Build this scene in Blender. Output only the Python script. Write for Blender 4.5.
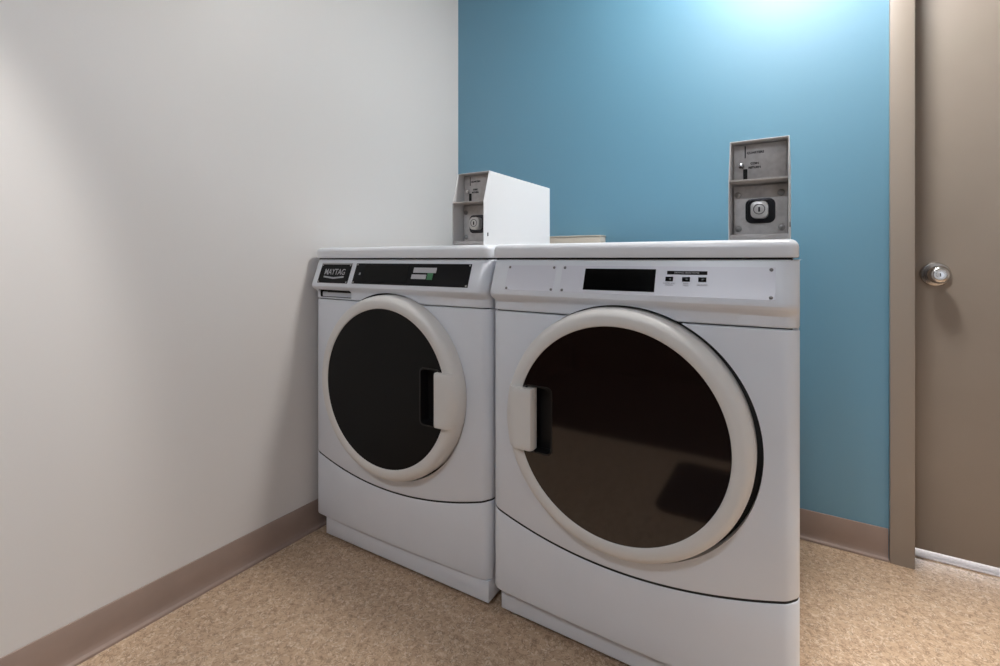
import bpy, bmesh, math
from mathutils import Vector, Matrix

for o in list(bpy.data.objects):
    bpy.data.objects.remove(o)
SC = bpy.context.scene
COL = SC.collection

# ------------------------------------------------------------------ camera
cam_d = bpy.data.cameras.new('camera')
cam = bpy.data.objects.new('camera', cam_d)
COL.objects.link(cam)
cam.location = (0, 0, 0.95)
cam.rotation_euler = (math.radians(90), 0, math.radians(31.84))
cam_d.sensor_width = 36
cam_d.sensor_fit = 'HORIZONTAL'
cam_d.lens = 475 / 1000 * 36
cam_d.shift_y = -0.074
cam_d.clip_start = 0.02
SC.camera = cam

# ------------------------------------------------------------------ world, exposure
w = bpy.data.worlds.new('world')
SC.world = w
w.use_nodes = True
w.node_tree.nodes['Background'].inputs[0].default_value = (0.6, 0.65, 0.7, 1)
w.node_tree.nodes['Background'].inputs[1].default_value = 0.05
SC.view_settings.view_transform = 'Standard'
SC.view_settings.look = 'None'
SC.view_settings.gamma = 1
SC.view_settings.use_curve_mapping = False
SC.view_settings.exposure = 0.42

# lamp settings (the lamps themselves are built further down)
CEIL = 2.44
LAMP_POS = (0.0, 1.40)          # round flush ceiling light near the blue wall
LAMP_EMIT = 82.0
# recessed downlights: x, y, watts, cone, lean towards the left wall (degrees)
SPOTS = [(-0.70, 0.08, 60.0, 33, 25), (0.72, 1.02, 125.0, 46, 0)]  # the second one is added to brighten the floor by the door
CORRIDOR_W = 7.5  # strength of the glow panel added in the unseen corridor
HALL_FILL_EMIT = 72.0                    # fill lamp added in the unseen hall to light the machine fronts
FRONT_FILL_W = 0.7                     # glowing fill panel added in the front wall, right of the camera

# ------------------------------------------------------------------ helpers
def link(name, me, mat=None, parent=None):
    o = bpy.data.objects.new(name, me)
    COL.objects.link(o)
    if mat is not None:
        me.materials.append(mat)
    if parent is not None:
        o.parent = parent
    return o

def fin(bm, name, mat=None, parent=None, angle=35):
    bmesh.ops.recalc_face_normals(bm, faces=bm.faces[:])
    me = bpy.data.meshes.new(name)
    bm.to_mesh(me)
    bm.free()
    for p in me.polygons:
        p.use_smooth = True
    me.set_sharp_from_angle(angle=math.radians(angle))
    return link(name, me, mat, parent)

def thing(name, label, cat, loc=(0, 0, 0), rz=0, group=None):
    o = bpy.data.objects.new(name, None)
    COL.objects.link(o)
    o.empty_display_size = 0.05
    o.location = loc
    o.rotation_euler = (0, 0, rz)
    o['label'] = label
    o['category'] = cat
    if group:
        o['group'] = group
    return o

def box(bm, x0, x1, y0, y1, z0, z1, bev=0.0, seg=2):
    t = bmesh.new()
    bmesh.ops.create_cube(t, size=1)
    for v in t.verts:
        v.co = Vector(((x0 + x1) / 2 + v.co.x * (x1 - x0), (y0 + y1) / 2 + v.co.y * (y1 - y0), (z0 + z1) / 2 + v.co.z * (z1 - z0)))
    if bev:
        bmesh.ops.bevel(t, geom=t.edges[:], offset=bev, segments=seg, profile=0.5, affect='EDGES')
    merge(bm, t)

def merge(bm, t):
    me = bpy.data.meshes.new('tmp')
    t.to_mesh(me)
    t.free()
    bm.from_mesh(me)
    bpy.data.meshes.remove(me)

def lathe_y(bm, prof, cx=0, cz=0, n=96, closed=True):
    """prof: (radius, y) points turned about the y axis through (cx, cz)."""
    rows = []
    for k in range(n):
        a = 2 * math.pi * k / n
        rows.append([bm.verts.new((cx + r * math.cos(a), y, cz + r * math.sin(a))) for r, y in prof])
    m = len(prof)
    for k in range(n):
        A, B = rows[k], rows[(k + 1) % n]
        for i in range(m if closed else m - 1):
            j = (i + 1) % m
            vs = [A[i], A[j], B[j], B[i]]
            bm.faces.new(vs)
    bmesh.ops.remove_doubles(bm, verts=bm.verts[:], dist=1e-6)

def prism(bm, pts, y0, y1, bev=0.0, seg=2, M=None):
    """outline in (x, z) extruded along y."""
    t = bmesh.new()
    a = [t.verts.new((x, y0, z)) for x, z in pts]
    b = [t.verts.new((x, y1, z)) for x, z in pts]
    t.faces.new(a)
    t.faces.new(b[::-1])
    n = len(pts)
    for i in range(n):
        j = (i + 1) % n
        t.faces.new((a[i], b[i], b[j], a[j]))
    if bev:
        ed = [e for e in t.edges if abs(e.verts[0].co.y - y0) < 1e-7 and abs(e.verts[1].co.y - y0) < 1e-7]
        bmesh.ops.bevel(t, geom=ed, offset=bev, segments=seg, profile=0.5, affect='EDGES')
    if M is not None:
        t.transform(M)
    merge(bm, t)

def rrect(x0, x1, z0, z1, r, n=6):
    out = []
    for cx, cz, a0 in ((x1 - r, z1 - r, 0), (x0 + r, z1 - r, 90), (x0 + r, z0 + r, 180), (x1 - r, z0 + r, 270)):
        for k in range(n + 1):
            a = math.radians(a0 + 90 * k / n)
            out.append((cx + r * math.cos(a), cz + r * math.sin(a)))
    return out

def boolean_cut(obj, cutters):
    for c in cutters:
        m = obj.modifiers.new('cut', 'BOOLEAN')
        m.operation = 'DIFFERENCE'
        m.solver = 'EXACT'
        m.object = c
    bpy.context.view_layer.update()
    dg = bpy.context.evaluated_depsgraph_get()
    me = bpy.data.meshes.new_from_object(obj.evaluated_get(dg))
    obj.modifiers.clear()
    obj.data = me
    for p in me.polygons:
        p.use_smooth = True
    me.set_sharp_from_angle(angle=math.radians(30))

def drop(*objs):
    for c in objs:
        bpy.data.objects.remove(c)

def text(name, s, size, mat, parent, M, depth=0.0003, align='CENTER', xs=1.0, bold=0.0):
    cu = bpy.data.curves.new('txt', 'FONT')
    cu.body = s
    cu.size = size
    cu.align_x = align
    cu.align_y = 'CENTER'
    cu.extrude = depth
    cu.resolution_u = 3
    cu.offset = bold
    t = bpy.data.objects.new('txt', cu)
    COL.objects.link(t)
    bpy.context.view_layer.update()
    me = bpy.data.meshes.new_from_object(t.evaluated_get(bpy.context.evaluated_depsgraph_get()))
    bpy.data.objects.remove(t)
    me.name = name
    me.transform(M @ Matrix.Diagonal((xs, 1, 1, 1)))
    return link(name, me, mat, parent)

# ------------------------------------------------------------------ materials
def srgb(*c):
    return tuple(((v / 255) / 12.92 if v / 255 <= 0.04045 else ((v / 255 + 0.055) / 1.055) ** 2.4) for v in c) + (1,)

def mat(name, col, rough=0.5, metal=0.0, spec=0.5, ior=1.5, bump=None, coat=0.0):
    m = bpy.data.materials.new(name)
    m.use_nodes = True
    nt = m.node_tree
    b = nt.nodes['Principled BSDF']
    b.inputs['Base Color'].default_value = col
    b.inputs['Roughness'].default_value = rough
    b.inputs['Metallic'].default_value = metal
    b.inputs['Specular IOR Level'].default_value = spec
    b.inputs['IOR'].default_value = ior
    b.inputs['Coat Weight'].default_value = coat
    if bump:
        sc, st, dist = bump
        tc = nt.nodes.new('ShaderNodeTexCoord')
        n = nt.nodes.new('ShaderNodeTexNoise')
        n.inputs['Scale'].default_value = sc
        n.inputs['Detail'].default_value = 3
        bp = nt.nodes.new('ShaderNodeBump')
        bp.inputs['Strength'].default_value = st
        bp.inputs['Distance'].default_value = dist
        nt.links.new(tc.outputs['Object'], n.inputs['Vector'])
        nt.links.new(n.outputs['Fac'], bp.inputs['Height'])
        nt.links.new(bp.outputs['Normal'], b.inputs['Normal'])
    return m

def wear(m, col2, scale, lo, hi, detail=4):
    """mix a second tone into the base colour by noise."""
    nt = m.node_tree
    b = nt.nodes['Principled BSDF']
    c1 = tuple(b.inputs['Base Color'].default_value)
    tc = nt.nodes.new('ShaderNodeTexCoord')
    n = nt.nodes.new('ShaderNodeTexNoise')
    n.inputs['Scale'].default_value = scale
    n.inputs['Detail'].default_value = detail
    r = nt.nodes.new('ShaderNodeValToRGB')
    r.color_ramp.elements[0].position = lo
    r.color_ramp.elements[1].position = hi
    r.color_ramp.elements[0].color = c1
    r.color_ramp.elements[1].color = col2
    nt.links.new(tc.outputs['Object'], n.inputs['Vector'])
    nt.links.new(n.outputs['Fac'], r.inputs['Fac'])
    nt.links.new(r.outputs['Color'], b.inputs['Base Color'])
    return m

M_wall = mat('off_white_wall_paint', (0.715, 0.685, 0.665, 1), 0.45, bump=(260, 0.05, 0.002))
M_blue = mat('blue_wall_paint', (0.100, 0.295, 0.43, 1), 0.54, spec=1.0, ior=1.65, bump=(260, 0.05, 0.002))
M_ceil = mat('ceiling_paint', (0.78, 0.78, 0.76, 1), 0.8, bump=(90, 0.2, 0.002))
M_hall = mat('dark_brown_hall_paint', (0.03, 0.018, 0.014, 1), 0.6, bump=(260, 0.05, 0.002))
M_base = wear(mat('vinyl_cove_base', (0.33, 0.24, 0.20, 1), 0.42), (0.30, 0.22, 0.185, 1), 12, 0.35, 0.65)
M_door = wear(mat('taupe_door_paint', (0.33, 0.28, 0.235, 1), 0.45, bump=(300, 0.04, 0.001)), (0.315, 0.266, 0.223, 1), 5, 0.35, 0.65)
M_frame = mat('taupe_frame_paint', (0.345, 0.295, 0.25, 1), 0.4)
M_marble = wear(mat('white_threshold_stone', (0.86, 0.83, 0.84, 1), 0.5), (0.74, 0.70, 0.71, 1), 160, 0.4, 0.7)
M_enamel = wear(mat('white_enamel', (0.775, 0.795, 0.84, 1), 0.33, bump=(420, 0.04, 0.0006)), (0.755, 0.775, 0.82, 1), 7, 0.35, 0.65)
M_ring = mat('white_plastic', (0.73, 0.705, 0.675, 1), 0.4)
M_lid = mat('white_lid_enamel', (0.79, 0.80, 0.83, 1), 0.28)
M_black = mat('black_gap_shade', (0.012, 0.012, 0.012, 1), 0.7)  # black put in as the shade of gaps; also slots and keyholes
M_plate_black = mat('black_control_film', (0.007, 0.007, 0.008, 1), 0.3, spec=0.12)
M_lcd = mat('dark_display_glass', (0.003, 0.003, 0.003, 1), 0.12, spec=0.15)
M_plate_white = mat('pale_grey_control_film', (0.70, 0.70, 0.76, 1), 0.35)
M_glass_black = mat('black_smoked_window', (0.0055, 0.0055, 0.0055, 1), 0.35, spec=0.15)
M_glass_brown = mat('dark_brown_gloss_window', (0.010, 0.005, 0.004, 1), 0.06, ior=1.75)
M_recess = mat('black_recess_plastic', (0.008, 0.007, 0.007, 1), 0.4)
M_screw = mat('screw_steel', (0.45, 0.44, 0.43, 1), 0.35, metal=0.9)
M_screw_dark = mat('dull_screw_steel', (0.22, 0.21, 0.21, 1), 0.45, metal=0.7)
M_case = mat('coin_case_white_paint', (0.76, 0.755, 0.76, 1), 0.4)
M_coin_front = wear(mat('coin_case_grey_paint', (0.60, 0.57, 0.555, 1), 0.45), (0.52, 0.49, 0.475, 1), 60, 0.4, 0.75)
M_coin_plate = wear(mat('brushed_coin_steel', (0.66, 0.63, 0.615, 1), 0.45, metal=0.2), (0.56, 0.53, 0.515, 1), 90, 0.35, 0.7)
M_lock_plate = wear(mat('worn_lock_plate', (0.80, 0.77, 0.75, 1), 0.45, metal=0.15), (0.64, 0.61, 0.59, 1), 70, 0.4, 0.75)
M_lock_metal = mat('worn_lock_steel', (0.80, 0.79, 0.77, 1), 0.4, metal=0.5)
M_lockdark = mat('dark_lock_housing', (0.045, 0.045, 0.05, 1), 0.35, metal=0.5)
M_chrome = mat('chrome', (0.78, 0.77, 0.76, 1), 0.2, metal=1.0)
M_nickel = mat('satin_nickel', (0.60, 0.57, 0.54, 1), 0.22, metal=1.0)
M_ink = mat('dark_print', (0.012, 0.011, 0.011, 1), 0.6, spec=0.1)
M_ink_grey = mat('grey_print', (0.30, 0.29, 0.31, 1), 0.6)
M_silver = mat('silver_badge_print', (0.42, 0.42, 0.44, 1), 0.35, metal=0.3)
M_sticker = mat('pale_sticker', (0.52, 0.51, 0.53, 1), 0.5)
M_green = mat('green_sticker', (0.06, 0.22, 0.10, 1), 0.5)
M_beige = mat('beige_plastic', (0.62, 0.56, 0.48, 1), 0.5)
M_foot = mat('pale_rubber_foot', (0.5, 0.48, 0.45, 1), 0.6)
M_mat = mat('dark_added_sheet', (0.018, 0.015, 0.014, 1), 0.8, bump=(300, 0.5, 0.002))
M_tile = mat('pale_corridor_floor', (0.7, 0.68, 0.66, 1), 0.5)

def emission(name, col, s):
    m = bpy.data.materials.new(name)
    m.use_nodes = True
    nt = m.node_tree
    nt.nodes.remove(nt.nodes['Principled BSDF'])
    e = nt.nodes.new('ShaderNodeEmission')
    e.inputs[0].default_value = col
    e.inputs[1].default_value = s
    nt.links.new(e.outputs[0], nt.nodes['Material Output'].inputs[0])
    return m

M_lamp = emission('lamp_diffuser', (1.0, 0.98, 0.955, 1), LAMP_EMIT)
M_hall_fill = emission('hall_fill_diffuser', (0.90, 0.96, 1.06, 1), HALL_FILL_EMIT)
M_front_fill = emission('front_fill_glow', (0.88, 0.95, 1.06, 1), FRONT_FILL_W)
M_corridor_fill = emission('corridor_fill_glow', (1.0, 0.97, 0.98, 1), CORRIDOR_W)

def floor_mat():
    m = mat('flecked_beige_linoleum', (0.5, 0.4, 0.3, 1), 0.42)
    nt = m.node_tree
    N, L = nt.nodes, nt.links
    b = N['Principled BSDF']
    tc = N.new('ShaderNodeTexCoord')
    # short curly strokes: thin iso-lines of a distorted noise
    def strokes(scale, dist, width, seed):
        mp = N.new('ShaderNodeMapping')
        mp.inputs['Location'].default_value = (seed, seed * 1.7, 0)
        L.new(tc.outputs['Object'], mp.inputs['Vector'])
        n = N.new('ShaderNodeTexNoise')
        n.inputs['Scale'].default_value = scale
        n.inputs['Detail'].default_value = 1.5
        n.inputs['Distortion'].default_value = dist
        L.new(mp.outputs[0], n.inputs['Vector'])
        s = N.new('ShaderNodeMath'); s.operation = 'SUBTRACT'; s.inputs[1].default_value = 0.5
        L.new(n.outputs['Fac'], s.inputs[0])
        a = N.new('ShaderNodeMath'); a.operation = 'ABSOLUTE'
        L.new(s.outputs[0], a.inputs[0])
        r = N.new('ShaderNodeMapRange')
        r.inputs['From Min'].default_value = 0
        r.inputs['From Max'].default_value = width
        r.inputs['To Min'].default_value = 1
        r.inputs['To Max'].default_value = 0
        L.new(a.outputs[0], r.inputs['Value'])
        # break the lines up
        n2 = N.new('ShaderNodeTexNoise')
        n2.inputs['Scale'].default_value = scale * 0.9
        n2.inputs['Detail'].default_value = 1
        mp2 = N.new('ShaderNodeMapping')
        mp2.inputs['Location'].default_value = (seed + 9, -seed, 3)
        L.new(tc.outputs['Object'], mp2.inputs['Vector'])
        L.new(mp2.outputs[0], n2.inputs['Vector'])
        r2 = N.new('ShaderNodeMapRange')
        r2.inputs['From Min'].default_value = 0.44
        r2.inputs['From Max'].default_value = 0.56
        L.new(n2.outputs['Fac'], r2.inputs['Value'])
        mu = N.new('ShaderNodeMath'); mu.operation = 'MULTIPLY'
        L.new(r.outputs[0], mu.inputs[0])
        L.new(r2.outputs[0], mu.inputs[1])
        return mu.outputs[0]
    big = N.new('ShaderNodeTexNoise')
    big.inputs['Scale'].default_value = 38
    big.inputs['Detail'].default_value = 4
    L.new(tc.outputs['Object'], big.inputs['Vector'])
    rp = N.new('ShaderNodeValToRGB')
    rp.color_ramp.elements[0].position = 0.36
    rp.color_ramp.elements[1].position = 0.64
    rp.color_ramp.elements[0].color = (0.500, 0.345, 0.228, 1)
    rp.color_ramp.elements[1].color = (0.570, 0.405, 0.272, 1)
    L.new(big.outputs['Fac'], rp.inputs['Fac'])
    cur = rp.outputs['Color']
    for sc, di, wd, sd, col, k in ((60, 1.3, 0.060, 2.0, (0.24, 0.145, 0.085, 1), 0.85), (66, 1.1, 0.065, 7.3, (0.74, 0.60, 0.46, 1), 0.85), (84, 1.0, 0.060, 4.4, (0.25, 0.16, 0.10, 1), 0.8)):
        f = strokes(sc, di, wd, sd)
        kk = N.new('ShaderNodeMath'); kk.operation = 'MULTIPLY'; kk.inputs[1].default_value = k
        L.new(f, kk.inputs[0])
        mx = N.new('ShaderNodeMixRGB')
        mx.inputs['Color2'].default_value = col
        L.new(kk.outputs[0], mx.inputs['Fac'])
        L.new(cur, mx.inputs['Color1'])
        cur = mx.outputs['Color']
    L.new(cur, b.inputs['Base Color'])
    return m
M_floor = floor_mat()

# ------------------------------------------------------------------ the room
WL, WR, WB, WF = -1.44, 1.75, 1.92, -0.30
DX0, DX1, DH = 0.312, 1.232, 2.10          # door opening

def struct(name, bm, m, parent=None, angle=35):
    o = fin(bm, name, m, parent, angle)
    if parent is None:
        o['kind'] = 'structure'
    return o

bm = bmesh.new(); box(bm, WL - .1, WR + .1, WF - .1, 2.035, -0.1, 0); struct('floor', bm, M_floor)
bm = bmesh.new(); box(bm, WL - .1, WR + .1, WF - .1, WB + .115, CEIL, CEIL + .1); struct('ceiling', bm, M_ceil)
bm = bmesh.new(); box(bm, WL - .1, WL, WF - .1, WB + .115, 0, CEIL); struct('wall_left', bm, M_wall)
bm = bmesh.new(); box(bm, WR, WR + .1, WF - .1, WB + .115, 0, CEIL); struct('wall_right', bm, M_wall)
# front wall with the open doorway the camera stands in, and the dark room behind it
OX0, OX1, OH = -1.36, 0.36, 2.10
bm = bmesh.new()
box(bm, WL, OX0, WF - .1, WF, 0, CEIL)
PX0, PX1, PZ0, PZ1 = 0.62, 1.50, 0.45, 2.0       # opening for the added fill panel beside the doorway
box(bm, OX1, PX0, WF - .1, WF, 0, CEIL)
box(bm, PX1, WR, WF - .1, WF, 0, CEIL)
box(bm, PX0, PX1, WF - .1, WF, 0, PZ0)
box(bm, PX0, PX1, WF - .1, WF, PZ1, CEIL)
box(bm, OX0, OX1, WF - .1, WF, OH, CEIL)
struct('wall_front', bm, M_wall)
bm = bmesh.new(); box(bm, PX0 + .04, PX1 - .04, WF - .07, WF - .06, PZ0 + .04, PZ1 - .04)
fill_panel = struct('front_fill_panel', bm, M_front_fill)  # unseen glowing panel, added to light the machine fronts from the right
bm = bmesh.new()
box(bm, PX0, PX0 + .04, WF - .09, WF + .004, PZ0, PZ1, .003); box(bm, PX1 - .04, PX1, WF - .09, WF + .004, PZ0, PZ1, .003)
box(bm, PX0, PX1, WF - .09, WF + .004, PZ0, PZ0 + .04, .003); box(bm, PX0, PX1, WF - .09, WF + .004, PZ1 - .04, PZ1, .003)
fin(bm, 'fill_panel_frame', M_frame, fill_panel)
bm = bmesh.new(); box(bm, OX0 - .3, OX1 + .3, WF - 1.5, WF - .1, -0.1, -0.0005); struct('floor_hall', bm, M_hall)
bm = bmesh.new(); box(bm, OX0 - .3, OX1 + .3, WF - 1.6, WF - 1.5, 0, CEIL); struct('wall_hall_front', bm, M_hall)
bm = bmesh.new(); box(bm, OX0 - .4, OX0 - .3, WF - 1.6, WF - .1, 0, CEIL); struct('wall_hall_left', bm, M_hall)
bm = bmesh.new(); box(bm, OX1 + .3, OX1 + .4, WF - 1.6, WF - .1, 0, CEIL); struct('wall_hall_right', bm, M_hall)
bm = bmesh.new(); box(bm, OX0 - .4, OX1 + .4, WF - 1.6, WF - .1, CEIL, CEIL + .1); struct('ceiling_hall', bm, M_hall)
bm = bmesh.new()
box(bm, WL, DX0 - .02, WB, WB + .115, 0, CEIL)
box(bm, DX1 + .02, WR, WB, WB + .115, 0, CEIL)
box(bm, DX0 - .02, DX1 + .02, WB, WB + .115, DH + .02, CEIL)
struct('wall_back', bm, M_blue)

def cove(name, p0, p1, inward):
    """vinyl cove base from p0 to p1, its face towards 'inward'."""
    prof = [(0, 0.0), (0.0155, 0.0), (0.0160, 0.0035), (0.0150, 0.0062), (0.0075, 0.0095), (0.0052, 0.014), (0.0042, 0.022), (0.004, 0.04), (0.004, 0.096), (0.003, 0.0985), (0, 0.099)]
    b = bmesh.new()
    rows = []
    for p in (p0, p1):
        rows.append([b.verts.new((p[0] + inward[0] * t, p[1] + inward[1] * t, z)) for t, z in prof])
    n = len(prof)
    for i in range(n):
        j = (i + 1) % n
        b.faces.new((rows[0][i], rows[0][j], rows[1][j], rows[1][i]))
    b.faces.new(rows[0]); b.faces.new(rows[1])
    struct(name, b, M_base)
cove('baseboard_left', (WL, WF), (WL, WB), (1, 0))
cove('baseboard_back', (WL + .015, WB), (DX0 - .062, WB), (0, -1))
cove('baseboard_right', (WR, WF), (WR, WB), (-1, 0))
cove('baseboard_front', (OX1, WF), (WR - .015, WF), (0, 1))

# unseen dark sheet added to darken the reflection in the dryer window
bm = bmesh.new()
t = bmesh.new()
pr = rrect(-0.46, 0.34, -0.28, 0.21, 0.05)
lo = [t.verts.new((x, y, 0.0005)) for x, y in pr]; hi = [t.verts.new((x, y, 0.0085)) for x, y in pr]
t.faces.new(lo); top = t.faces.new(hi)
for k in range(len(pr)):
    t.faces.new((lo[k], lo[(k + 1) % len(pr)], hi[(k + 1) % len(pr)], hi[k]))
bmesh.ops.inset_region(t, faces=[top], thickness=0.025, depth=0.0)
merge(bm, t)
fm = fin(bm, 'floor_mat', M_mat)
fm['label'] = 'unseen dark sheet added on the floor for the dark shape reflected in the dryer window'
fm['category'] = 'added sheet'

# hollow metal door frame (trim_1), with its face proud of the wall and a stop
bm = bmesh.new()
FW = 0.060
for x0, x1 in ((DX0 - FW, DX0), (DX1, DX1 + FW)):
    box(bm, x0, x1, 1.902, 1.925, 0, DH + FW, 0.0025)
    if x0 < DX0:
        box(bm, DX0 - .02, DX0, 1.91, 2.045, 0, DH + .02)
        box(bm, DX0, DX0 + .014, 2.034, 2.045, 0.0, DH)
    else:
        box(bm, DX1, DX1 + .02, 1.91, 2.045, 0, DH + .02)
        box(bm, DX1 - .014, DX1, 2.034, 2.045, 0.0, DH)
box(bm, DX0, DX1, 1.902, 1.925, DH, DH + FW, 0.0025)
box(bm, DX0 - .02, DX1 + .02, 1.91, 2.045, DH, DH + .02)
struct('trim_1', bm, M_frame)

# threshold and the passage on the far side of the door
bm = bmesh.new(); box(bm, DX0 + .0005, DX1 - .0005, 1.990, 2.10, 0.0005, 0.005, 0.001); o = struct('trim_2', bm, M_marble)
bm = bmesh.new(); box(bm, -.6, 2.2, 2.035, 5.2, -0.1, 0); struct('floor_corridor', bm, M_tile)
bm = bmesh.new(); box(bm, -.6, 2.2, 2.035, 5.2, CEIL, CEIL + .1); struct('ceiling_corridor', bm, M_ceil)
bm = bmesh.new(); box(bm, -.7, -.6, 2.035, 5.2, 0, CEIL); struct('wall_corridor_left', bm, M_wall)
bm = bmesh.new(); box(bm, 2.2, 2.3, 2.035, 5.2, 0, CEIL); struct('wall_corridor_right', bm, M_wall)
bm = bmesh.new(); box(bm, -.7, 2.3, 5.2, 5.3, 0, CEIL); struct('wall_corridor_back', bm, M_wall)
bm = bmesh.new(); box(bm, 0.1, 1.5, 5.185, 5.199, 0.1, 2.0); struct('corridor_fill_panel', bm, M_corridor_fill)  # glowing panel added so the strip under the door turns bright

# door leaf with knob
bm = bmesh.new(); box(bm, DX0 + .004, DX1 - .004, 1.988, 2.032, 0.028, DH - .004, 0.0015)
door = struct('door_1', bm, M_door)
KX, KY, KZ = 0.374, 1.988, 0.902
bm = bmesh.new()
lathe_y(bm, [(0.0001, KY), (0.0375, KY), (0.0375, KY - .004), (0.035, KY - .0075), (0.028, KY - .0095), (0.0165, KY - .011), (0.0145, KY - .014), (0.0135, KY - .026), (0.0001, KY - .026)], KX, KZ, 48, closed=False)
rose = fin(bm, 'knob_rose', M_nickel, door)
bm = bmesh.new()
y = KY - .022
lathe_y(bm, [(0.0001, y), (0.0135, y), (0.018, y - .004), (0.0245, y - .012), (0.0275, y - .021), (0.027, y - .030), (0.0235, y - .038), (0.0185, y - .042), (0.0155, y - .0425), (0.0145, y - .040), (0.0001, y - .040)], KX, KZ, 48, closed=False)
knob = fin(bm, 'door_knob', M_nickel, door)
bm = bmesh.new()
lathe_y(bm, [(0.0001, y - .0395), (0.0090, y - .0395), (0.0090, y - .0425), (0.0001, y - .043)], KX, KZ, 32, closed=False)
kc = fin(bm, 'key_cylinder', M_chrome, knob)
bm = bmesh.new(); box(bm, KX - .001, KX + .001, y - .0434, y - .042, KZ - .005, KZ + .005)
fin(bm, 'keyhole', M_black, knob)

# ------------------------------------------------------------------ washer / dryer
W = 0.695
HW = W / 2
XS = 0.0
D0 = 1.068
R_CORNER = 0.03
DOOR_Z = 0.561

def outline(yf, bow, yb, r=R_CORNER, cut=0.0, n=40, na=8):
    """open plan outline from back left round the front to back right."""
    hw = HW - cut
    pts = [(-hw, yb), (-hw, yb * 0.5 + (yf + r) * 0.5), (-hw, yf + r)]
    for k in range(1, na):
        a = math.radians(180 + 90 * k / na)
        pts.append((-hw + r + r * math.cos(a), yf + r + r * math.sin(a)))
    xs = [-hw + r + (2 * hw - 2 * r) * k / n for k in range(n + 1)]
    for x in xs:
        u = x / (hw - r)
        pts.append((x, yf - bow * (1 - u * u)))
    for k in range(1, na):
        a = math.radians(270 + 90 * k / na)
        pts.append((hw - r + r * math.cos(a), yf + r + r * math.sin(a)))
    pts += [(hw, yf + r), (hw, yb * 0.5 + (yf + r) * 0.5), (hw, yb)]
    return [(x + XS, y) for x, y in pts]

def inset(pts, d):
    if d == 0:
        return pts
    out = []
    n = len(pts)
    for i in range(n):
        a = Vector(pts[max(i - 1, 0)]); b = Vector(pts[min(i + 1, n - 1)])
        t = (b - a).normalized()
        nrm = Vector((-t.y, t.x))       # inward (left of travel)
        p = Vector(pts[i])
        q = p + nrm * d
        if i in (0, n - 1):
            q.y = p.y
        out.append((q.x, q.y))
    return out

def loft(bm, rows):
    """rows: lists of (x, y, z), same count; closed at the back and capped."""
    V = [[bm.verts.new(p) for p in r] for r in rows]
    n = len(V[0])
    for a, b in zip(V, V[1:]):
        for i in range(n):
            j = (i + 1) % n
            bm.faces.new((a[i], a[j], b[j], b[i]))
    bm.faces.new(V[0]); bm.faces.new(V[-1])

EDGE = [(0.004, 0.0), (0.0022, 0.0004), (0.0008, 0.0016), (0.0, 0.004)]

def panel(bm, pts, zlo, zhi):
    rows = []
    for d, dz in EDGE:
        q = inset(pts, d)
        rows.append([(x, y, zlo(x) + dz) for x, y in q])
    for f in (0.33, 0.66):
        rows.append([(x, y, zlo(x) + (zhi(x) - zlo(x)) * f) for x, y in pts])
    for d, dz in reversed(EDGE):
        q = inset(pts, d)
        rows.append([(x, y, zhi(x) - dz) for x, y in q])
    loft(bm, rows)

def seam(x):
    return 0.236 + 0.054 * min(1.0, abs(x - XS) / (HW - .01)) ** 2

CON_TOP, CON_LIP = (0.005, 0.947), (-0.025, 0.866)     # (y, z) of the sloping console face
def con(x, z, off=0.0):
    t = (CON_TOP[1] - z) / (CON_TOP[1] - CON_LIP[1])
    y = CON_TOP[0] + t * (CON_LIP[0] - CON_TOP[0])
    dy, dz = CON_LIP[0] - CON_TOP[0], CON_LIP[1] - CON_TOP[1]
    L = math.hypot(dy, dz)
    n = Vector((0, dz / L, -dy / L))
    return Vector((x, y, z)) + n * off

def con_plate(name, corners, th, m, parent, lift=0.0, bev=0.0):
    """flat plate on the console face; corners are (x, z)."""
    b = bmesh.new()
    lo = [b.verts.new(con(x, z, lift)) for x, z in corners]
    hi = [b.verts.new(con(x, z, lift + th)) for x, z in corners]
    b.faces.new(lo); top = b.faces.new(hi)
    n = len(corners)
    for i in range(n):
        j = (i + 1) % n
        b.faces.new((lo[i], lo[j], hi[j], hi[i]))
    if bev:
        bmesh.ops.bevel(b, geom=list(top.edges), offset=bev, segments=2, profile=0.5, affect='EDGES')
    return fin(b, name, m, parent)

def con_matrix(x, z, off):
    p = con(x, z, off)
    dy, dz = CON_TOP[0] - CON_LIP[0], CON_TOP[1] - CON_LIP[1]
    up = Vector((0, dy, dz)).normalized()
    right = Vector((1, 0, 0))
    nrm = right.cross(up)
    M = Matrix((right, up, nrm)).transposed().to_4x4()
    M.translation = p
    return M

def con_screw(x, z, m, parent, r=0.0032, off=0.0):
    b = bmesh.new()
    prof = [(r, 0), (r * 0.95, 0.0008), (r * 0.7, 0.0016), (r * 0.35, 0.002)]
    M = con_matrix(x, z, off)
    rings = []
    for rr, hh in prof:
        rings.append([b.verts.new(M @ Vector((rr * math.cos(2 * math.pi * k / 16), rr * math.sin(2 * math.pi * k / 16), hh))) for k in range(16)])
    for a, c in zip(rings, rings[1:]):
        for k in range(16):
            b.faces.new((a[k], a[(k + 1) % 16], c[(k + 1) % 16], c[k]))
    b.faces.new(rings[0]); b.faces.new(rings[-1])
    return fin(b, 'screw', m, parent)

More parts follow.
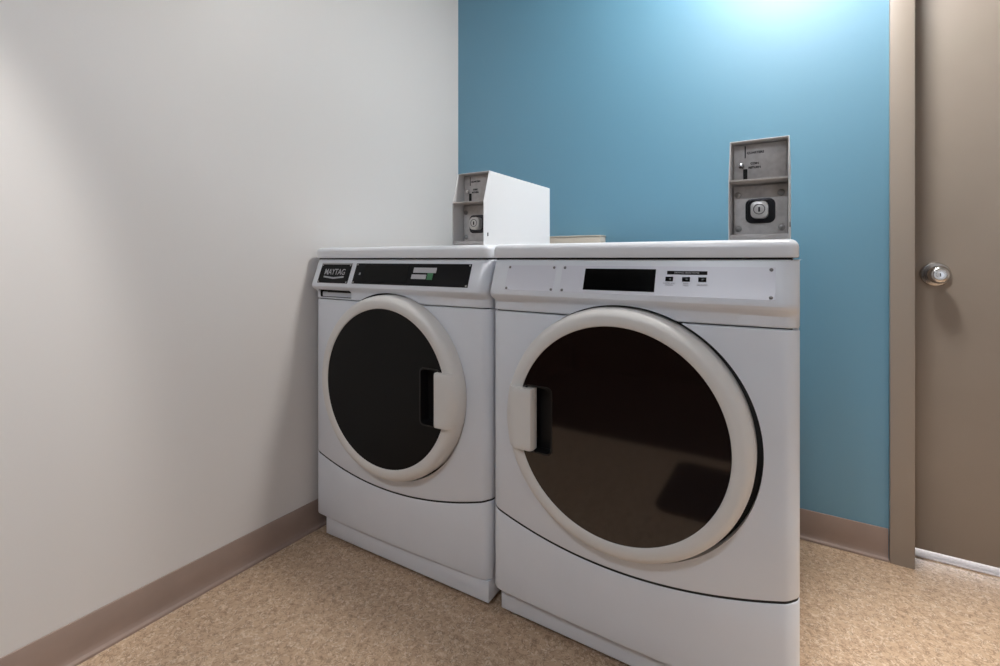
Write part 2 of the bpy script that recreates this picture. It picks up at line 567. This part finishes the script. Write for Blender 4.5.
def machine(name, label, cat, cx, rz, hs, m_window, dispenser, bead, hin, toe, toe_r, toe_y):
    """hs: +1 handle on the right, -1 handle on the left."""
    T = thing(name, label, cat, (cx, D0, 0), rz)
    YB = 0.70
    # cutters for the door recess
    cb = bmesh.new()
    lathe_y(cb, [(0.0001, -0.1), (0.286, -0.1), (0.286, 0.024), (0.0001, 0.024)], -hs * 0.0055, DOOR_Z - .002, 128, closed=False)
    cut = fin(cb, 'cut'); cut.location = (cx, D0, 0); cut.rotation_euler = (0, 0, rz)
    cutters = [cut]
    # steel cabinet behind the front panels
    b = bmesh.new()
    box(b, XS - HW + .001, XS + HW - .001, 0.034, YB, 0.0735, 0.948, 0.002)
    fin(b, 'cabinet', M_enamel, T)
    # control console: sloping face with a rounded lip, then a flat strip down to the seam
    b = bmesh.new()
    lev = [(0.815, 0.004, 0.0075, 0.004), (0.8165, 0.001, 0.0075, 0.001), (0.819, 0.0, 0.0075, 0), (0.838, -0.001, 0.007, 0), (0.843, -0.005, 0.005, 0), (0.848, -0.014, 0.002, 0),
           (0.853, -0.0215, 0.0, 0), (0.859, -0.0252, 0, 0), (0.866, -0.025, 0, 0), (0.905, -0.01056, 0, 0), (0.9455, 0.00444, 0, 0), (0.9482, 0.0065, 0, 0.0012), (0.949, 0.010, 0, 0.004)]
    rows = []
    for z, yf, bow, ins in lev:
        rows.append([(x, y, z) for x, y in inset(outline(yf, bow, 0.034), ins)])
    loft(b, rows)
    console = fin(b, 'control_console', M_enamel, T, angle=40)
    boolean_cut_list = list(cutters)
    dc = None
    if dispenser:
        db = bmesh.new()
        box(db, -0.328, -0.172, -0.05, 0.018, 0.8215, 0.8465, 0.003)
        dc = fin(db, 'cut'); dc.location = (cx, D0, 0); dc.rotation_euler = (0, 0, rz)
        boolean_cut_list.append(dc)
    bpy.context.view_layer.update()
    boolean_cut(console, boolean_cut_list)
    # front panel with the big door hole
    b = bmesh.new()
    panel(b, outline(0, 0.0075, 0.034), lambda x: seam(x) + 0.0018, lambda x: 0.8125)
    fp = fin(b, 'front_panel', M_enamel, T)
    boolean_cut(fp, cutters)
    # lower access panel below the smiling seam
    b = bmesh.new()
    panel(b, outline(0, 0.0075, 0.034), lambda x: 0.073, lambda x: seam(x) - 0.0018)
    fin(b, 'lower_panel', M_enamel, T)
    # black strip standing in for the shade in the curved seam
    b = bmesh.new()
    q = inset(outline(0, 0.0075, 0.034), 0.0018)
    loft(b, [[(x, y, seam(x) + dz) for x, y in q] for dz in (-0.006, 0.006)])
    fin(b, 'seam_shade', M_black, T)
    # dark backing in the seams
    b = bmesh.new()
    box(b, XS - HW + .012, XS + HW - .012, 0.016, 0.033, 0.08, 0.945)
    bk = fin(b, 'seam_backing', M_black, T)
    boolean_cut(bk, cutters + ([dc] if dc else []))
    # toe kick and levelling feet
    b = bmesh.new()
    box(b, XS - HW + toe, XS + HW - toe_r, toe_y, YB - .01, 0.014, 0.0725, 0.002)
    fin(b, 'toe_kick', M_enamel, T)
    for sx in (-1, 1):
        for yy in (0.05, YB - .05):
            b = bmesh.new()
            t = bmesh.new()
            bmesh.ops.create_cone(t, cap_ends=True, segments=24, radius1=0.018, radius2=0.014, depth=0.0155, matrix=Matrix.Translation((XS + sx * (HW - .05), yy, 0.0078)))
            merge(b, t)
            fin(b, 'foot', M_foot, T)
    # lid
    b = bmesh.new()
    rows = []
    for z, d in ((0.953, 0.003), (0.9537, 0.0008), (0.956, 0.0), (0.973, 0.0), (0.9778, 0.0008), (0.9822, 0.0030), (0.9857, 0.0062), (0.9880, 0.0103), (0.9889, 0.0150), (0.989, 0.019)):
        rows.append([(x, y, z) for x, y in inset(outline(-0.001, 0.003, YB + .005, r=0.022, cut=.001), d)])
    loft(b, rows)
    fin(b, 'lid', M_lid, T, angle=50)
    b = bmesh.new()
    box(b, XS - HW + .012, XS + HW - .012, 0.012, YB - .01, 0.9475, 0.954)
    fin(b, 'lid_gap_slab', M_black, T)  # black slab filling the gap under the lid
    # door
    b = bmesh.new()
    lathe_y(b, [(0.2385, -0.0410), (0.2392, -0.0440), (0.2415, -0.0458), (0.2520, -0.0464), (0.2600, -0.0460), (0.2650, -0.0445), (0.2710, -0.0405), (0.2755, -0.0345), (0.2785, -0.0260), (0.2795, -0.0150), (0.2795, 0.018), (0.2385, 0.018)], 0, DOOR_Z, 160)
    fin(b, 'door_ring', M_ring, T, angle=50)
    b = bmesh.new()
    lathe_y(b, [(0.278, 0.012), (0.2855, 0.014), (0.2855, 0.0225), (0.2, 0.0225), (0.2, 0.012)], -hs * 0.0055, DOOR_Z - .002, 96)
    fin(b, 'door_gap_shade', M_black, T)  # black ring put in as the shade inside the door gap
    b = bmesh.new()
    prof = [(0.0001, -0.0432)]
    if bead:
        prof += [(0.210, -0.0432), (0.2112, -0.0432), (0.2125, -0.04335), (0.2138, -0.0432), (0.215, -0.0432)]
    prof += [(0.2400, -0.0432), (0.2400, 0.010), (0.0001, 0.010)]
    lathe_y(b, prof, 0, DOOR_Z, 160, closed=False)
    win = fin(b, 'door_window', m_window, T)
    pc = bmesh.new()
    xa, xb = (0.147, 0.222)
    pts = rrect(xa, xb, DOOR_Z - .082, DOOR_Z + .082, 0.014)
    pts = [(hs * x, z) for x, z in pts]
    prism(pc, pts, -0.08, -0.008)
    pcut = fin(pc, 'cut'); pcut.location = (cx, D0, 0); pcut.rotation_euler = (0, 0, rz)
    boolean_cut(win, [pcut])
    # pocket liner
    b = bmesh.new()
    po = rrect(xa, xb, DOOR_Z - .082, DOOR_Z + .082, 0.014)
    pi = rrect(xa + .004, xb - .004, DOOR_Z - .078, DOOR_Z + .078, 0.011)
    ro = [(x, y, z) for y in (0,) for x, z in po]
    def ring(pp, y): return [b.verts.new((hs * x, y, z)) for x, z in pp]
    A = ring(po, -0.0435); B = ring(po, -0.0446); Cc = ring(pi, -0.0446); Dd = ring(pi, -0.010); Ee = ring(po, -0.0085)
    for p, q in ((A, B), (B, Cc), (Cc, Dd), (A, Ee)):
        for k in range(len(p)):
            j = (k + 1) % len(p)
            b.faces.new((p[k], p[j], q[j], q[k]))
    b.faces.new(Dd); b.faces.new(Ee)
    fin(b, 'handle_recess', M_recess, T)
    # handle block bridging the ring
    b = bmesh.new()
    hz = 0.0745
    Ro = 0.2808
    a1 = math.asin(hz / Ro)
    pts = [(hin, DOOR_Z - hz), ] + [(Ro * math.cos(-a1 + 2 * a1 * k / 12), DOOR_Z + Ro * math.sin(-a1 + 2 * a1 * k / 12)) for k in range(13)] + [(hin, DOOR_Z + hz)]
    # cross-section in (x, y): rounded grip that leans back towards the rim
    t = bmesh.new()
    sec = [(0.0, -0.030), (0.0, -0.0525), (0.0030, -0.0590), (0.009, -0.0615), (0.045, -0.0612), (0.058, -0.0570), (0.070, -0.0475), (0.078, -0.0350), (0.0815, -0.0180), (0.082, -0.005), (0.035, -0.005), (0.035, -0.030)]
    rows = []
    nz = 24
    for k in range(nz + 1):
        u = -1 + 2 * k / nz
        z = DOOR_Z + hz * u
        xo = math.sqrt(Ro * Ro - (hz * u) ** 2) - 0.082 - hin
        e = max(0.0, abs(u) - 0.95) / 0.05
        sh = 0.0022 * (1 - math.sqrt(max(0.0, 1 - e * e)))
        row = []
        for i, (sx, sy) in enumerate(sec):
            f = min(1.0, max(0.0, sx / 0.082))
            row.append(t.verts.new((hs * (hin + sx + xo * f), sy + (sh if sy < -0.04 else 0), z)))
        rows.append(row)
    m_ = len(sec)
    for p, q in zip(rows, rows[1:]):
        for i in range(m_):
            j = (i + 1) % m_
            t.faces.new((p[i], p[j], q[j], q[i]))
    t.faces.new(rows[0]); t.faces.new(rows[-1])
    merge(b, t)
    fin(b, 'door_handle', M_ring, T, angle=40)
    drop(cut, pcut)
    if dc:
        drop(dc)
    return T, console

# left machine: black control strip
HW, XS = 0.357, -0.004
washer, console = machine('washing_machine', 'white front-load washing machine with black control strip, beside the off-white wall', 'washing machine',
                          -1.0555, math.radians(1.2), +1, M_glass_black, True, False, 0.208, 0.056, 0.004, 0.004)
badge = con_plate('badge_plate', [(-0.316, 0.9315), (-0.172, 0.9315), (-0.172, 0.8705), (-0.316, 0.8705)], 0.0012, M_plate_black, washer, 0.0)
badge['label'] = 'black name plate with silver ribbon emblem'
con_plate('plate_edge', [(-0.317, 0.9365), (-0.171, 0.9365), (-0.171, 0.9318), (-0.317, 0.9318)], 0.0013, M_silver, badge)
for x, z in ((-0.311, 0.9285), (-0.1775, 0.9285), (-0.311, 0.8745), (-0.1775, 0.8745)):
    con_screw(x, z, M_screw, badge, 0.0026, 0.0012)
# emblem: block letters over a ribbon
text('emblem_lettering', 'MAYTAG', 0.0285, M_silver, badge, con_matrix(-0.244, 0.9060, 0.0014), xs=0.86, bold=0.0003)
con_plate('emblem', [(-0.292, 0.8935), (-0.244, 0.8895), (-0.196, 0.8935), (-0.196, 0.8885), (-0.244, 0.8840), (-0.292, 0.8885)], 0.0005, M_silver, badge, 0.0012)
plate = con_plate('control_plate', [(-0.151, 0.9355), (0.298, 0.9355), (0.298, 0.8715), (-0.151, 0.8715)], 0.0012, M_plate_black, washer)
for x, z in ((-0.1455, 0.9315), (0.2925, 0.9315), (-0.1455, 0.8755), (0.2925, 0.8755)):
    con_screw(x, z, M_screw, plate, 0.0030, 0.0012)
con_plate('display', [(-0.107, 0.9290), (0.074, 0.9290), (0.074, 0.8785), (-0.107, 0.8785)], 0.0006, M_lcd, plate, 0.0012)
con_plate('indicator', [(-0.1285, 0.9060), (-0.1225, 0.9060), (-0.1225, 0.8990), (-0.1285, 0.8990)], 0.0008, M_ink_grey, plate, 0.0012)
con_plate('sticker', [(0.094, 0.9240), (0.1795, 0.9240), (0.1795, 0.9090), (0.094, 0.9090)], 0.0005, M_sticker, plate, 0.0012)
con_plate('sticker', [(0.091, 0.9040), (0.1465, 0.9040), (0.1465, 0.8910), (0.091, 0.8910)], 0.0005, M_sticker, plate, 0.0012)
g = con_plate('sticker', [(0.150, 0.9085), (0.1705, 0.9085), (0.1705, 0.8895), (0.150, 0.8895)], 0.0007, M_green, plate, 0.0012)
g['label'] = 'green sticker'
# dispenser pull under the console
b = bmesh.new()
box(b, -0.3265, -0.1735, 0.006, 0.015, 0.8225, 0.8385, 0.002)
dp = fin(b, 'dispenser_pull', M_enamel, washer)
b = bmesh.new()
box(b, -0.298, -0.186, 0.0035, 0.0155, 0.8370, 0.8450, 0.001)
fin(b, 'finger_slot', M_black, dp)

# right machine: pale control strip
HW, XS = 0.3495, 0.002
dryer, console = machine('clothes_dryer', 'white front-load dryer with pale control strip and brown glossy round window, nearest the door', 'clothes dryer',
                         -0.3435, 0.0, -1, M_glass_brown, False, False, 0.195, 0.021, 0.008, 0.018)
bl = con_plate('blank_plate', [(-0.292, 0.9335), (-0.155, 0.9335), (-0.155, 0.8710), (-0.292, 0.8710)], 0.0010, M_plate_white, dryer)
for x, z in ((-0.2865, 0.9285), (-0.1605, 0.9285), (-0.2865, 0.8755), (-0.1605, 0.8755)):
    con_screw(x, z, M_screw_dark, bl, 0.0034, 0.0010)
plate = con_plate('control_plate', [(-0.138, 0.9335), (0.312, 0.9335), (0.312, 0.8705), (-0.138, 0.8705)], 0.0010, M_plate_white, dryer)
for x, z in ((-0.1315, 0.9285), (0.3045, 0.9285), (-0.1315, 0.8755), (0.3045, 0.8755)):
    con_screw(x, z, M_screw_dark, plate, 0.0036, 0.0010)
con_plate('display', [(-0.0785, 0.9270), (0.085, 0.9270), (0.085, 0.8780), (-0.0785, 0.8780)], 0.0006, M_lcd, plate, 0.0010)
lg = con_plate('legend_bar', [(0.109, 0.9240), (0.1895, 0.9240), (0.1895, 0.9165), (0.109, 0.9165)], 0.0005, M_ink, plate, 0.0010)
text('legend_lettering', 'DRYING SELECTIONS', 0.0052, M_sticker, plate, con_matrix(0.149, 0.9203, 0.0018))
for x, s in ((0.1145, 'WHITES AND\nCOLORS'), (0.1485, 'PERM\nPRESS'), (0.1805, 'DELICATES')):
    con_plate('button', [(x - .0078, 0.9112), (x + .0078, 0.9112), (x + .0078, 0.9020), (x - .0078, 0.9020)], 0.0022, M_lcd, plate, 0.0010, 0.0006)
    text('button_lettering', s, 0.0042, M_ink_grey, plate, con_matrix(x, 0.8955, 0.0012))

# ------------------------------------------------------------------ coin boxes
def coin_box(label, x, y, z, rz=0):
    T = thing('coin_box', label, 'coin box', (x, y, z), rz, 'coin boxes on top of the machines')
    w = 0.0552
    dp, h, hk, ft = 0.430, 0.214, 0.125, 0.030
    th = 0.0022
    prof = [(0, 0), (dp, 0), (dp, h - .001), (ft, h), (0, hk)]
    b = bmesh.new()
    def side(x0, x1):
        t = bmesh.new()
        a = [t.verts.new((x0, yy, zz)) for yy, zz in prof]
        c = [t.verts.new((x1, yy, zz)) for yy, zz in prof]
        t.faces.new(a); t.faces.new(c[::-1])
        for i in range(5):
            j = (i + 1) % 5
            t.faces.new((a[i], c[i], c[j], a[j]))
        bmesh.ops.bevel(t, geom=t.edges[:], offset=0.0007, segments=1, affect='EDGES')
        merge(b, t)
    side(-w, -w + th); side(w - th, w)
    box(b, -w + .001, w - .001, ft, dp, h - th - .0006, h - .0002, 0.0005, 1)      # top sheet
    box(b, -w + .001, w - .001, dp - th, dp, 0, h - .001)                             # rear
    box(b, -w + .001, w - .001, 0.0, dp, 0, 0.0022)                                   # bottom sheet
    fin(b, 'casing', M_case, T)
    b = bmesh.new()
    box(b, -w + .0024, w - .0024, 0.002, 0.060, 0.0024, 0.012, 0.001)                 # sill
    box(b, -w + .0024, w - .0024, 0.0005, 0.060, hk - .0022, hk + .0015, 0.0006)       # shelf
    box(b, -w + .0024, w - .0024, 0.0565, 0.070, 0.003, h - .004)                     # inner back
    fin(b, 'front_frame', M_coin_front, T)
    # inner liners so the pocket sides read grey
    # upper plate with coin slot
    b = bmesh.new()
    box(b, -w + .006, w - .006, 0.0530, 0.0566, hk + .004, h - .006, 0.0008)
    up = fin(b, 'coin_plate', M_coin_plate, T)
    b = bmesh.new(); box(b, -0.0285, -0.0263, 0.0520, 0.0532, 0.1800, 0.2060); fin(b, 'coin_slot', M_black, up)
    b = bmesh.new(); box(b, -0.0312, -0.0232, 0.0515, 0.0532, 0.1345, 0.1560)
    prism(b, [(-0.0375, 0.1275), (-0.0170, 0.1275), (-0.0232, 0.1346), (-0.0312, 0.1346)], 0.0515, 0.0532)
    fin(b, 'return_slot', M_black, up)
    b = bmesh.new()
    lathe_y(b, [(0.0001, 0.0535), (0.0062, 0.0535), (0.0062, 0.0475), (0.0055, 0.0458), (0.0001, 0.0450)], -0.0345, 0.1625, 28, closed=False)
    fin(b, 'return_button', M_chrome, up)
    MT = lambda x, z: Matrix.Translation((x, 0.0526, z)) @ Matrix.Rotation(math.radians(90), 4, 'X')
    text('lettering', 'QUARTERS', 0.0066, M_ink, up, MT(-0.0080, 0.1905), bold=0.0002)
    text('lettering', 'COIN', 0.0062, M_ink, up, MT(-0.0095, 0.1672), bold=0.0002)
    text('lettering', 'RETURN', 0.0062, M_ink, up, MT(-0.0095, 0.1585), bold=0.0002)
    # lower lock plate
    b = bmesh.new()
    box(b, -w + .006, w - .004, 0.0500, 0.0566, 0.0135, hk - .007, 0.001)
    lp = fin(b, 'lock_plate', M_lock_plate, T)
    for sx, sz in ((-0.0415, 0.100), (0.0400, 0.101), (-0.0405, 0.0265), (0.0410, 0.0275)):
        b = bmesh.new()
        lathe_y(b, [(0.0001, 0.0502), (0.0068, 0.0502), (0.0064, 0.0480), (0.0045, 0.0462), (0.0022, 0.0455), (0.0001, 0.0453)], sx, sz, 24, closed=False)
        fin(b, 'bolt', M_screw, lp)
    b = bmesh.new()
    po = rrect(-0.0265, 0.0295, 0.0375, 0.0905, 0.013)
    pi = rrect(-0.0225, 0.0255, 0.0415, 0.0865, 0.010)
    rr = [[b.verts.new((xx, yy, zz)) for xx, zz in pp] for pp, yy in ((po, 0.0502), (po, 0.0475), (pi, 0.0468), (pi, 0.0497))]
    for p, q in zip(rr, rr[1:]):
        for k in range(len(p)):
            j = (k + 1) % len(p)
            b.faces.new((p[k], p[j], q[j], q[k]))
    b.faces.new(rr[-1]); b.faces.new(rr[0])
    fin(b, 'lock_housing', M_lockdark, lp)
    b = bmesh.new()
    prism(b, rrect(-0.0155, 0.0170, 0.0470, 0.0830, 0.010), 0.0300, 0.0498, 0.003)
    fin(b, 'lock_cylinder', M_lock_metal, lp)
    b = bmesh.new()
    lathe_y(b, [(0.0095, 0.0305), (0.0095, 0.0292), (0.0112, 0.0292), (0.0112, 0.0305)], 0.0005, 0.066, 32)
    fin(b, 'cylinder_rim', M_screw_dark, lp)
    b = bmesh.new(); box(b, -0.0012, 0.0022, 0.0290, 0.0302, 0.0605, 0.0705); fin(b, 'keyhole', M_black, lp)
    # small stud low on the right side
    b = bmesh.new()
    box(b, w - .0005, w + .0018, 0.018, 0.023, 0.026, 0.036, 0.0006)
    fin(b, 'side_stud', M_screw_dark, T)
    return T
TOP = 0.989
coin_box('white coin box on the washing machine by the off-white wall, its broad side showing', -0.796, 1.106, TOP, math.radians(0.5))
coin_box('white coin box seen square from the front, on the dryer nearest the door', -0.0645, 1.106, TOP)

# beige box fixed to the blue wall behind the machines
bm = bmesh.new()
box(bm, -0.97, -0.672, 1.855, 1.9195, 0.72, 1.046, 0.003)
ub = fin(bm, 'utility_box', M_beige)
ub['label'] = 'beige box on the blue wall, only its top edge showing behind the dryer'
ub['category'] = 'utility box'
bm = bmesh.new()
box(bm, -0.972, -0.670, 1.853, 1.9195, 1.043, 1.048, 0.0015)
fin(bm, 'box_rim', M_beige, ub)

# ------------------------------------------------------------------ lamps of the room and added fill lamps
lx, ly = LAMP_POS
t = thing('ceiling_light', 'round white flush ceiling light above the dryer', 'ceiling light', (lx, ly, CEIL))
def disc(name, prof, m, parent):
    b = bmesh.new()
    lathe_y(b, prof, 0, 0, 48, closed=False)
    b.transform(Matrix.Rotation(math.radians(90), 4, 'X'))
    return fin(b, name, m, parent)
# profile y -> z after the turn (y = -depth hangs down)
disc('lamp_base', [(0.0001, 0.0), (0.165, 0.0), (0.17, -0.01), (0.17, -0.025), (0.0001, -0.025)], M_lid, t)
disc('diffuser', [(0.0001, -0.025), (0.155, -0.0252), (0.152, -0.04), (0.13, -0.058), (0.07, -0.072), (0.0001, -0.076)], M_lamp, t)

t = thing('ceiling_light', 'unseen round fill lamp added in the dark hall to light the machine fronts', 'ceiling light', (-0.45, -0.95, CEIL))
disc('lamp_base', [(0.0001, 0.0), (0.145, 0.0), (0.15, -0.01), (0.15, -0.025), (0.0001, -0.025)], M_lid, t)
disc('diffuser', [(0.0001, -0.025), (0.14, -0.0252), (0.137, -0.035), (0.11, -0.05), (0.0001, -0.06)], M_hall_fill, t)
for (sx, sy, sw, sa, tilt), where in zip(SPOTS, ('beside the left wall', 'added to brighten the floor near the door')):
    t = thing('downlight', 'recessed ceiling downlight ' + where, 'downlight', (sx, sy, CEIL), 0, 'ceiling downlights')
    disc('downlight_trim', [(0.062, -0.001), (0.085, -0.001), (0.084, -0.004), (0.064, -0.005)], M_lid, t)
    ld = bpy.data.lights.new('downlight_lamp', 'SPOT')
    ld.energy = sw
    ld.color = (1.0, 0.98, 0.95)
    ld.spot_size = math.radians(sa)
    ld.spot_blend = 0.6
    ld.shadow_soft_size = 0.06
    lo = bpy.data.objects.new('downlight_lamp', ld)
    COL.objects.link(lo)
    lo.parent = t
    lo.location = (0, 0, -0.02)
    lo.rotation_euler = (0, math.radians(tilt), 0)
